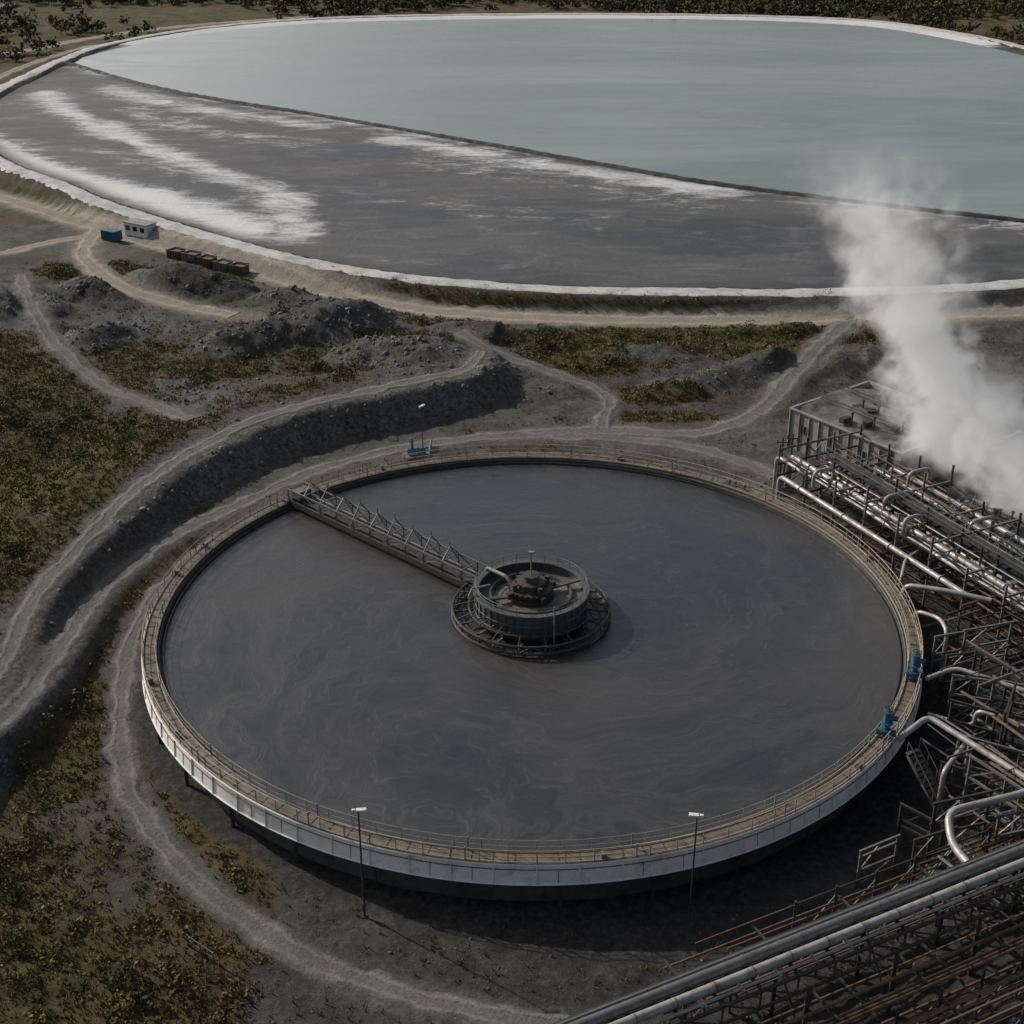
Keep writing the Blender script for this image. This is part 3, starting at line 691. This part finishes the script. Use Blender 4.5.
pb=empty('pipe_bridge');D=np.array([.894,.447]);Q=np.array([-.6,-46.6]);ND=np.array([-.447,.894])
def K(t,o_,z): q=Q+D*t+ND*o_;return (q[0],q[1],z)
p1=MB();p2=MB();fr=MB();ru=MB()
p1.tube([K(-6,.35,3.1),K(48,.35,3.1)],.31,14);p2.tube([K(-6,-.5,3.1),K(48,-.5,3.1)],.27,14);p1.tube([K(-6,.95,2.95),K(48,.95,2.95)],.12,10);p2.tube([K(-6,-1.05,2.9),K(48,-1.05,2.9)],.09,8)
for t in np.arange(-4,48,2.4):
    for o_,r in ((.35,.335),(-.5,.295)): p1.tube([K(t,o_,3.1),K(t+.08,o_,3.1)],r,14)
    fr.beam(K(t,-1.5,2.65),K(t,1.5,2.65),.14,.16);fr.beam(K(t,-1.4,1.3),K(t,1.4,1.3),.12)
    for o_ in (-1.4,1.4):
        fr.beam(K(t,o_,2.6),K(t,o_,1.3),.1);fr.beam(K(t,o_,2.6),K(t+2.4,o_,1.3),.08)
for o_ in (-1.4,1.4):
    fr.beam(K(-6,o_,2.55),K(48,o_,2.55),.16);fr.beam(K(-6,o_,1.3),K(48,o_,1.3),.14)
for t in np.arange(-2,48,6):
    for o_ in (-1.4,1.4): fr.beam(K(t,o_,-3.4),K(t,o_*.95,1.3),.22)
    fr.beam(K(t,-1.4,-3),K(t,1.4,1.2),.08);fr.beam(K(t,1.4,-3),K(t,-1.4,1.2),.08)
p1.build('main_pipes',m_piped,pb,True);p2.build('second_pipes',m_pipe,pb,True);fr.build('truss',m_dark,pb)
lr=empty('rusty_pipe_rack')
for k in range(46):
    o_=-9+k*.27+random.uniform(-.1,.1)+(2 if k>28 else 0);z=random.choice([-1.4,-1.1,-.7,-.3,.1]);t0=random.uniform(5,13)+max(0,(o_))*1.2;t1=random.uniform(26,46)
    ru.tube([K(t0,o_,z),K(t1,o_,z)],random.choice([.05,.07,.10]),6)
f2=MB()
for t in np.arange(8,46,3.0):
    f2.beam(K(t,-9.2,-.1 if int(t)%2 else -1.6),K(t,5,-.1 if int(t)%2 else -1.6),.13)
    for o_ in (-9,-7,-4,2.6,5):
        if o_<t*.35-1: f2.beam(K(t,o_,-3.4),K(t,o_,.5),.14);f2.beam(K(t,o_,-3),K(t+3,o_,-.2),.06)
    f2.beam(K(t,-7,.3),K(t+3,-7,.3),.06)
    if t>18: f2.beam(K(t,5,.3),K(t+3,5,.3),.06)
ru.build('rusty_lines',m_rust,lr);f2.build('supports',m_dark,lr)

# ------------------------------------------------------------------ buildings
def building(name,p0,d1,L,W_,z0,z1,wall,roof,bays,parapet=.35):
    e=empty(name);d1=np.array(d1)/np.linalg.norm(d1);d2v=np.array([-d1[1],d1[0]])
    def P(a,c,z): q=np.array(p0)+d1*a+d2v*c;return (q[0],q[1],z)
    b=MB();t=.25
    b.beam(P(0,t/2,(z0+z1)/2),P(L,t/2,(z0+z1)/2),t,z1-z0);b.beam(P(0,W_-t/2,(z0+z1)/2),P(L,W_-t/2,(z0+z1)/2),t,z1-z0)
    b.beam(P(t/2,t+.003,(z0+z1)/2),P(t/2,W_-t-.003,(z0+z1)/2),t,z1-z0-.01);b.beam(P(L-t/2,t+.003,(z0+z1)/2),P(L-t/2,W_-t-.003,(z0+z1)/2),t,z1-z0-.01)
    b.build('walls',wall,e)
    nx,ny=40,40;vx=[];
    for j in range(ny+1):
        for i in range(nx+1):
            a=t+(L-2*t)*i/nx;c=t+(W_-2*t)*j/ny
            q=P(a,c,0);rise=.9*(1-abs(j/ny-.5)*2)
            vx.append((q[0],q[1],z1-parapet+rise+.8*float(fbm(np.array([q[0]]),np.array([q[1]]),2.2,4,5)[0]-.5)))
    mesh_np('roof',np.array(vx),gridfaces(ny+1,nx+1),roof,False,parent=e)
    r=MB()
    for i in range(bays+1):
        a=L*i/bays;r.beam(P(a,-.07,z0),P(a,-.07,z1-.1),.16,.14)
    m=max(2,int(W_/L*bays))
    for i in range(m+1):
        c=W_*i/m;r.beam(P(-.07,c,z0),P(-.07,c,z1-.1),.14,.16)
    r.beam(P(-.15,-.06,z1+.05),P(L+.15,-.06,z1+.05),.3,.14);r.beam(P(-.06,.12,z1+.05),P(-.06,W_-.2,z1+.05),.3,.14);r.beam(P(-.1,W_,z1+.05),P(L+.1,W_,z1+.05),.3,.14);r.beam(P(L,.12,z1+.05),P(L,W_-.2,z1+.05),.3,.14)
    r.build('pilasters',wall,e)
    w=MB();fm=MB()
    for i in range(bays):
        if i%3==1:
            a=L*(i+.5)/bays;ww=L/bays*.6;w.beam(P(a-ww/2,-.03,z0+(z1-z0)*.62),P(a+ww/2,-.03,z0+(z1-z0)*.62),.05,.8)
            for q in (-.5,0,.5): fm.beam(P(a+ww*q,-.08,z0+(z1-z0)*.62-.42),P(a+ww*q,-.08,z0+(z1-z0)*.62+.42),.06)
    w.build('windows',m_glass,e);fm.build('window_frames',m_steel,e)
    v=MB()
    for i in range(6):
        a,c=random.uniform(1.5,L-1.5),random.uniform(1.5,W_-1.5);v.box(P(a,c,z1+.3),(random.uniform(.5,1.2),.6,.5),random.choice([0,.6]));v.tube([P(a+.8,c,z1-.3),P(a+.8,c,z1+1.2)],.1,8);v.tube([P(a+.8,c,z1+1.2),P(a+.8,c,z1+1.32)],.18,8)
    for c in (W_*.3,W_*.62): v.tube([P(.5,c,z1+.75),P(L-.5,c,z1+.75)],.08,8)
    v.build('roof_vents',m_dark,e)
mwall=weathered('ribbed_concrete_wall',(.25,.247,.235),(.165,.162,.155),.7,.85,0,.3,(.085,.08,.073))
building('process_building',(26.9,36.3),(.605,-.796),14,12,-2,2.6,mwall,m_roof,11)
building('workshop_building',(44,27),(.6,-.8),16,14,-3,2.6,mwall,m_roof,10)
building('pump_house',(37.5,17),(.6,-.8),6,4,-3,.6,mwall,m_roof,5)
e=empty('portable_cabin');b=MB();b.box((-57.5,112.6,.1),(4.6,2.2,1.9),-.55);b.build('cabin_body',m_white,e,bevel=.05)
b=MB();b.box((-57.5,112.6,1.11),(4.9,2.5,.12),-.55);b.build('cabin_roof',m_steel,e)
b=MB()
for k in (-1.5,0,1.5): b.box((-57.5+k*.85-.60,112.6-k*.52-.95,.3),(.8,.08,.7),-.55)
b.build('cabin_windows',m_glass,e)
e=empty('storage_container');cx,cy=-61.3,110.3;b=MB();b.box((cx,cy,-.2),(2.7,1.6,1.4),-.55);b.build('container_body',m_blue,e,bevel=.04)
b=MB();ca,sa=math.cos(-.55),math.sin(-.55)
for k in np.arange(-1.3,1.31,.26):
    for s_ in (-.82,.82): b.beam((cx+ca*k-sa*s_,cy+sa*k+ca*s_,-.85),(cx+ca*k-sa*s_,cy+sa*k+ca*s_,.48),.08)
for s_ in (-.45,.45): b.beam((cx-ca*1.38-sa*s_,cy-sa*1.38+ca*s_,-.85),(cx-ca*1.38-sa*s_,cy-sa*1.38+ca*s_,.48),.06)
b.box((cx,cy,.54),(2.8,1.7,.06),-.55);b.build('corrugation_and_doors',m_blue,e)
for i in range(5):
    hx,hy=-49.5+i*2.5,100.3-i*1.5;hz=float(ground_z(hx,hy))
    e=empty('steel_skip');b=MB();an=-.5+random.uniform(-.1,.1)
    dx,dy=math.cos(an),math.sin(an)
    def Sx(a,c,z): return (hx+dx*a-dy*c,hy+dy*a+dx*c,hz+z)
    for c in (-.8,.8): b.beam(Sx(-1.1,c,.7),Sx(1.1,c,.7),.1,1.2)
    b.beam(Sx(-1.1,-.74,.7),Sx(-1.1,.74,.7),.1,1.2);b.beam(Sx(1.1,-.74,.7),Sx(1.1,.74,.7),.1,1.2);b.beam(Sx(-1,0,1.05),Sx(1,0,1.05),1.5,.1)
    for a in (-.8,-.3,.3,.8): b.beam(Sx(a,-.9,.1),Sx(a,-.9,1.3),.08)
    b.beam(Sx(-1.2,-.88,1.35),Sx(1.2,-.88,1.35),.1);b.beam(Sx(-1.2,.88,1.35),Sx(1.2,.88,1.35),.1)
    b.build('skip_body',m_truss if i%2 else m_rust,e)
e=empty('post_and_rail_fence');b=MB();pts=[(-20.8,-32.9),(-19.9,-33.6),(-19.0,-34.3)]
for i,(a,c) in enumerate(pts):
    z=float(ground_z(a,c));b.beam((a,c,z-.2),(a,c,z+.9),.08)
    if i:
        for q in (.45,.85): b.beam((pp[0],pp[1],pp[2]+q),(a,c,z+q),.045)
    pp=(a,c,z)
b.build('fence_rails',m_truss,e)
for (x0,y0,h) in [(24.3,26.5,5.2),(25.4,27.4,5.2),(36.5,4,5.5),(33,22,4.0)]:
    e=empty('utility_pole');b=MB();z=-2.5;b.tube([(x0,y0,z),(x0,y0,z+h+1)],[.12,.08],8);b.beam((x0-.6,y0,z+h+.5),(x0+.6,y0,z+h+.5),.1)
    for k in(-.5,0,.5): b.tube([(x0+k,y0,z+h+.55),(x0+k,y0,z+h+.8)],.05,6)
    b.beam((x0,y0,z+h-.5),(x0+.5,y0,z+h+.5),.05);b.build('pole',m_dark,e)

# ------------------------------------------------------------------ scatter: rocks & vegetation
def sample(n,x0,x1,y0,y1,dens):
    px=rng.uniform(x0,x1,n);py=rng.uniform(y0,y1,n);k=rng.uniform(0,1,n)<dens(px,py);return px[k],py[k]
import bmesh
bm=bmesh.new();bmesh.ops.create_icosphere(bm,subdivisions=1,radius=1);IV=np.array([v.co[:] for v in bm.verts]);IF=np.array([[v.index for v in f.verts] for f in bm.faces]);bm.free()
def rocks(name,px,py,smin,smax):
    n=len(px);s=smin+(smax-smin)*rng.uniform(0,1,n)**7*(.35+.65*rubble(px,py));z=ground_z(px,py)
    V=IV[None]*(1+rng.uniform(-.4,.4,(n,len(IV),1)))*s[:,None,None]*rng.uniform(.5,1.3,(n,1,3))
    V=V+np.stack([px,py,z+s*.05],1)[:,None]
    F=IF[None]+(np.arange(n)*len(IV))[:,None,None]
    mesh_np(name,V.reshape(-1,3),F.reshape(-1,3),m_rock)
px,py=sample(60000,-66,40,-45,86,lambda a,c:(.10+.9*rubble(a,c))*ss(0,1,road_d(a,c)-.0)*(np.hypot(a,c)>32)*(~inside(a,c,DAM))*(1-(a>24)*(c<40)))
rocks('rock_scatter',px,py,.05,.38)
def leaf_mat(name,c1,c2,c3,cb):
    m,nt,b=newmat(name);t=attr(nt,'tint');v=geo(nt)
    c=mixc(nt,ramp(nt,t,0,.6),c1,c2);c=mixc(nt,ramp(nt,t,.7,1.),c,c3)
    c=mixc(nt,ramp(nt,noise(nt,v,.12,5,.65),.45,.60,0,.75),c,cb)
    nt.links.new(c,b.inputs['Base Color']);b.inputs['Roughness'].default_value=.8;b.inputs['Specular IOR Level'].default_value=.2
    return m
m_leaf=leaf_mat('scrub_leaves',(.042,.045,.016),(.105,.10,.030),(.20,.168,.056),(.14,.092,.042))
m_leafd=leaf_mat('tree_leaves',(.024,.031,.014),(.055,.060,.022),(.095,.092,.034),(.078,.055,.025))
def leaves(C,Rr,k,size,shell=.5):
    n=len(C);d=rng.normal(size=(n,k,3));d/=np.linalg.norm(d,axis=2)[...,None]
    rad=rng.uniform(shell,1,(n,k,1));off=d*rad*Rr[:,None,:];off[...,2]=np.abs(off[...,2])
    P=(C[:,None]+off).reshape(-1,3);m=len(P)
    a=rng.normal(size=(m,3));a/=np.linalg.norm(a,axis=1)[:,None];c=rng.normal(size=(m,3));c=np.cross(a,c);c/=np.linalg.norm(c,axis=1)[:,None]
    s=(size*rng.uniform(.6,1.4,(m,1)))*np.repeat(np.clip(Rr.mean(1)/Rr.mean(),.6,1.6),k)[:,None]
    V=np.stack([P-a*s,P-c*s*.6,P+a*s,P+c*s*.6],1).reshape(-1,3)
    tint=np.repeat(np.clip(np.repeat(rng.uniform(0,1,n),k)*.65+rng.uniform(0,.4,m),0,1),4)
    return V,np.arange(m*4).reshape(-1,4),tint
ok_g=lambda a,c:(np.hypot(a,c)>31.5)*1.
px,py=sample(42000,-75,62,-46,100,lambda a,c:(.03+veg(a,c)*.8)*ok_g(a,c)*ss(.2,.9,road_d(a,c))*(~inside(a,c,DAM))*(1-(a>24)*(c<42)))
z=ground_z(px,py);s=.18+.6*rng.uniform(0,1,len(px))**3
V,F,t=leaves(np.stack([px,py,z-.05],1),np.stack([s*1.1,s*1.1,s*.8],1),26,.085)
mesh_np('scrub_bushes',V,F,m_leaf,False,{'tint':t})
px,py=sample(3600,-75,62,-46,100,lambda a,c:ss(.5,1,veg(a,c))*ss(.46,.58,fbm(a,c,12,2,88))*ok_g(a,c)*ss(1,2,road_d(a,c)))
z=ground_z(px,py);s=rng.uniform(.5,1.35,len(px))
V,F,t=leaves(np.stack([px,py,z+.05],1),np.stack([s,s,s*1.15],1),120,.11,.35)
mesh_np('tall_shrubs',V,F,m_leafd,False,{'tint':t})
px,py=sample(100000,-72,62,-46,98,lambda a,c:(.10+veg(a,c)*.9)*ok_g(a,c)*ss(.0,.6,road_d(a,c))*(~inside(a,c,DAM))*(1-(a>24)*(c<42)))
z=ground_z(px,py);n=len(px);k=4
an=rng.uniform(0,TAU,(n,k));h=rng.uniform(.12,.45,(n,k));ox=rng.uniform(-.15,.15,(n,k));oy=rng.uniform(-.15,.15,(n,k));w=.05
bx0=px[:,None]+ox;by0=py[:,None]+oy;bz0=np.repeat(z[:,None]-.03,k,1)
V=np.stack([np.stack([bx0-w*np.cos(an),by0-w*np.sin(an),bz0],2),np.stack([bx0+w*np.cos(an),by0+w*np.sin(an),bz0],2),np.stack([bx0+ox,by0+oy,bz0+h],2)],2).reshape(-1,3)
mesh_np('grass',V,np.arange(len(V)).reshape(-1,3),m_leaf,False,{'tint':np.repeat(rng.uniform(.2,1,n*k),3)})
def out_d(a,c):
    d,_,_=pdist(a,c,DAM,closed=True,maxd=300);return np.where(inside(a,c,DAM),0,d)
def fdens(a,c):
    d=out_d(a,c);f=ss(.44,.56,fbm(a,c,40,3,95))
    f=np.maximum(f,ss(30,60,a)*ss(340,355,c));f=np.where((a<-60)&(c<400),f*.35,f)
    f=np.maximum(f,ss(372,388,c)*.9)
    return f*(d>7)*ss(1,3,road_d(a,c))
px,py=sample(16000,-260,320,150,470,fdens)
z=ground_z(px,py);s=rng.uniform(1.0,2.4,len(px))
V,F,t=leaves(np.stack([px,py,z+s*.3],1),np.stack([s,s,s*1.4],1),50,.42,.3)
mesh_np('distant_forest',V,F,m_leafd,False,{'tint':t})
b=MB();b.lathe([(0.01,0),(9,0)],40,(-168,375,-.2),closed=False);b.build('small_pond_water',m_pond)

# ------------------------------------------------------------------ steam
def plume(name,base,top,r0,r1,dens,f0=.45,wobble=7.):
    n=18;m=20;base=np.array(base,float);top=np.array(top,float);b=MB()
    for i in range(n+1):
        t=i/n;c=base*(1-t)+top*t;r=(r0+(r1-r0)*t)*1.75*(1 if 0<i<n else .5)
        for k in range(m): b.v.append((c[0]+r*math.cos(TAU*k/m),c[1]+r*math.sin(TAU*k/m),c[2]))
    for i in range(n):
        for k in range(m): b.f.append((i*m+k,i*m+(k+1)%m,(i+1)*m+(k+1)%m,(i+1)*m+k))
    b.f.append(tuple(range(m))[::-1]);b.f.append(tuple(n*m+k for k in range(m)))
    mt=bpy.data.materials.new(name);mt.use_nodes=True;nt=mt.node_tree;nt.nodes.clear()
    out=nt.nodes.new('ShaderNodeOutputMaterial');pv=nt.nodes.new('ShaderNodeVolumePrincipled');nt.links.new(pv.outputs[0],out.inputs['Volume'])
    pv.inputs['Color'].default_value=(1,1,1,1);pv.inputs['Anisotropy'].default_value=.1
    v=geo(nt);sp=nt.nodes.new('ShaderNodeSeparateXYZ');nt.links.new(v,sp.inputs[0]);X,Y,Z=sp.outputs
    T=M(nt,'DIVIDE',M(nt,'SUBTRACT',Z,float(base[2])),float(top[2]-base[2]))
    wob=noise(nt,v,.13,2,.5)
    axx=M(nt,'ADD',float(base[0]),M(nt,'ADD',M(nt,'MULTIPLY',T,float(top[0]-base[0])),M(nt,'MULTIPLY',M(nt,'SUBTRACT',wob,.5),wobble)))
    axy=M(nt,'ADD',float(base[1]),M(nt,'MULTIPLY',T,float(top[1]-base[1])))
    dx=M(nt,'SUBTRACT',X,axx);dy=M(nt,'SUBTRACT',Y,axy)
    rr=M(nt,'SQRT',M(nt,'ADD',M(nt,'MULTIPLY',dx,dx),M(nt,'MULTIPLY',dy,dy)))
    RR=M(nt,'ADD',r0,M(nt,'MULTIPLY',T,r1-r0))
    q=M(nt,'DIVIDE',rr,RR)
    nz=noise(nt,v,.32,5,.64,.6)
    e_=M(nt,'ADD',M(nt,'SUBTRACT',1.1,q),M(nt,'MULTIPLY',M(nt,'SUBTRACT',nz,.5),3.2))
    dn=ramp(nt,e_,.0,1.2)
    fade=M(nt,'MULTIPLY',ramp(nt,T,f0,1.0,1,.0),ramp(nt,T,0,.05,0,1))
    dd_=M(nt,'MULTIPLY',M(nt,'MULTIPLY',dn,fade),dens)
    nt.links.new(dd_,pv.inputs['Density'])
    # stands in for the multiple scattering inside dense water vapour
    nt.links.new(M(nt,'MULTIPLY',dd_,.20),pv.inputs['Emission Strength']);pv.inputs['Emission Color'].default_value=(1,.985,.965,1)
    b.build(name,mt)
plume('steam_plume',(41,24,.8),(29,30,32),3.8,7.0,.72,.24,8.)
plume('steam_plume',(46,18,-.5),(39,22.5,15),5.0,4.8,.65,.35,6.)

# ------------------------------------------------------------------ light
S=np.array([-.68,.46,.50]);S/=np.linalg.norm(S)
el=math.asin(S[2]);az=math.atan2(S[0],S[1])
w=bpy.data.worlds.new('World');scene.world=w;w.use_nodes=True;nt=w.node_tree
sky=nt.nodes.new('ShaderNodeTexSky');sky.sky_type='NISHITA';sky.sun_disc=False;sky.sun_elevation=el;sky.sun_rotation=az;sky.dust_density=3.5;sky.air_density=1.0;sky.ozone_density=1.2
# thin high cloud takes much of the blue out of the sky and breaks it into soft bands
hs=N(nt,'ShaderNodeHueSaturation',Saturation=.68);nt.links.new(sky.outputs[0],hs.inputs['Color'])
tc=nt.nodes.new('ShaderNodeTexCoord');mp=N(nt,'ShaderNodeMapping');mp.inputs['Scale'].default_value=(1,1,3);nt.links.new(tc.outputs['Generated'],mp.inputs[0])
cl=ramp(nt,noise(nt,mp.outputs[0],2.2,6,.6,.3),.35,.7,.68,1.4)
mu=nt.nodes.new('ShaderNodeVectorMath');mu.operation='SCALE';nt.links.new(hs.outputs[0],mu.inputs[0]);nt.links.new(cl,mu.inputs['Scale'])
bg=nt.nodes['Background'];nt.links.new(mu.outputs[0],bg.inputs[0]);bg.inputs[1].default_value=.09
ld=bpy.data.lights.new('sun','SUN');ld.energy=4.0;ld.angle=math.radians(.8);ld.color=(1,.93,.84)
lo=bpy.data.objects.new('sun',ld);scene.collection.objects.link(lo)
from mathutils import Vector
lo.rotation_euler=Vector(tuple(S)).to_track_quat('Z','Y').to_euler()
cam=bpy.data.cameras.new('camera');co=bpy.data.objects.new('camera',cam);scene.collection.objects.link(co);scene.camera=co
cam.sensor_width=36;cam.lens=1410/1024*36;cam.clip_end=8000;cam.clip_start=.5
co.location=(-1.5,-96.3,57.8);co.rotation_euler=(math.radians(90-26.8),0,0)
scene.view_settings.view_transform='Standard';scene.view_settings.look='None';scene.view_settings.exposure=0
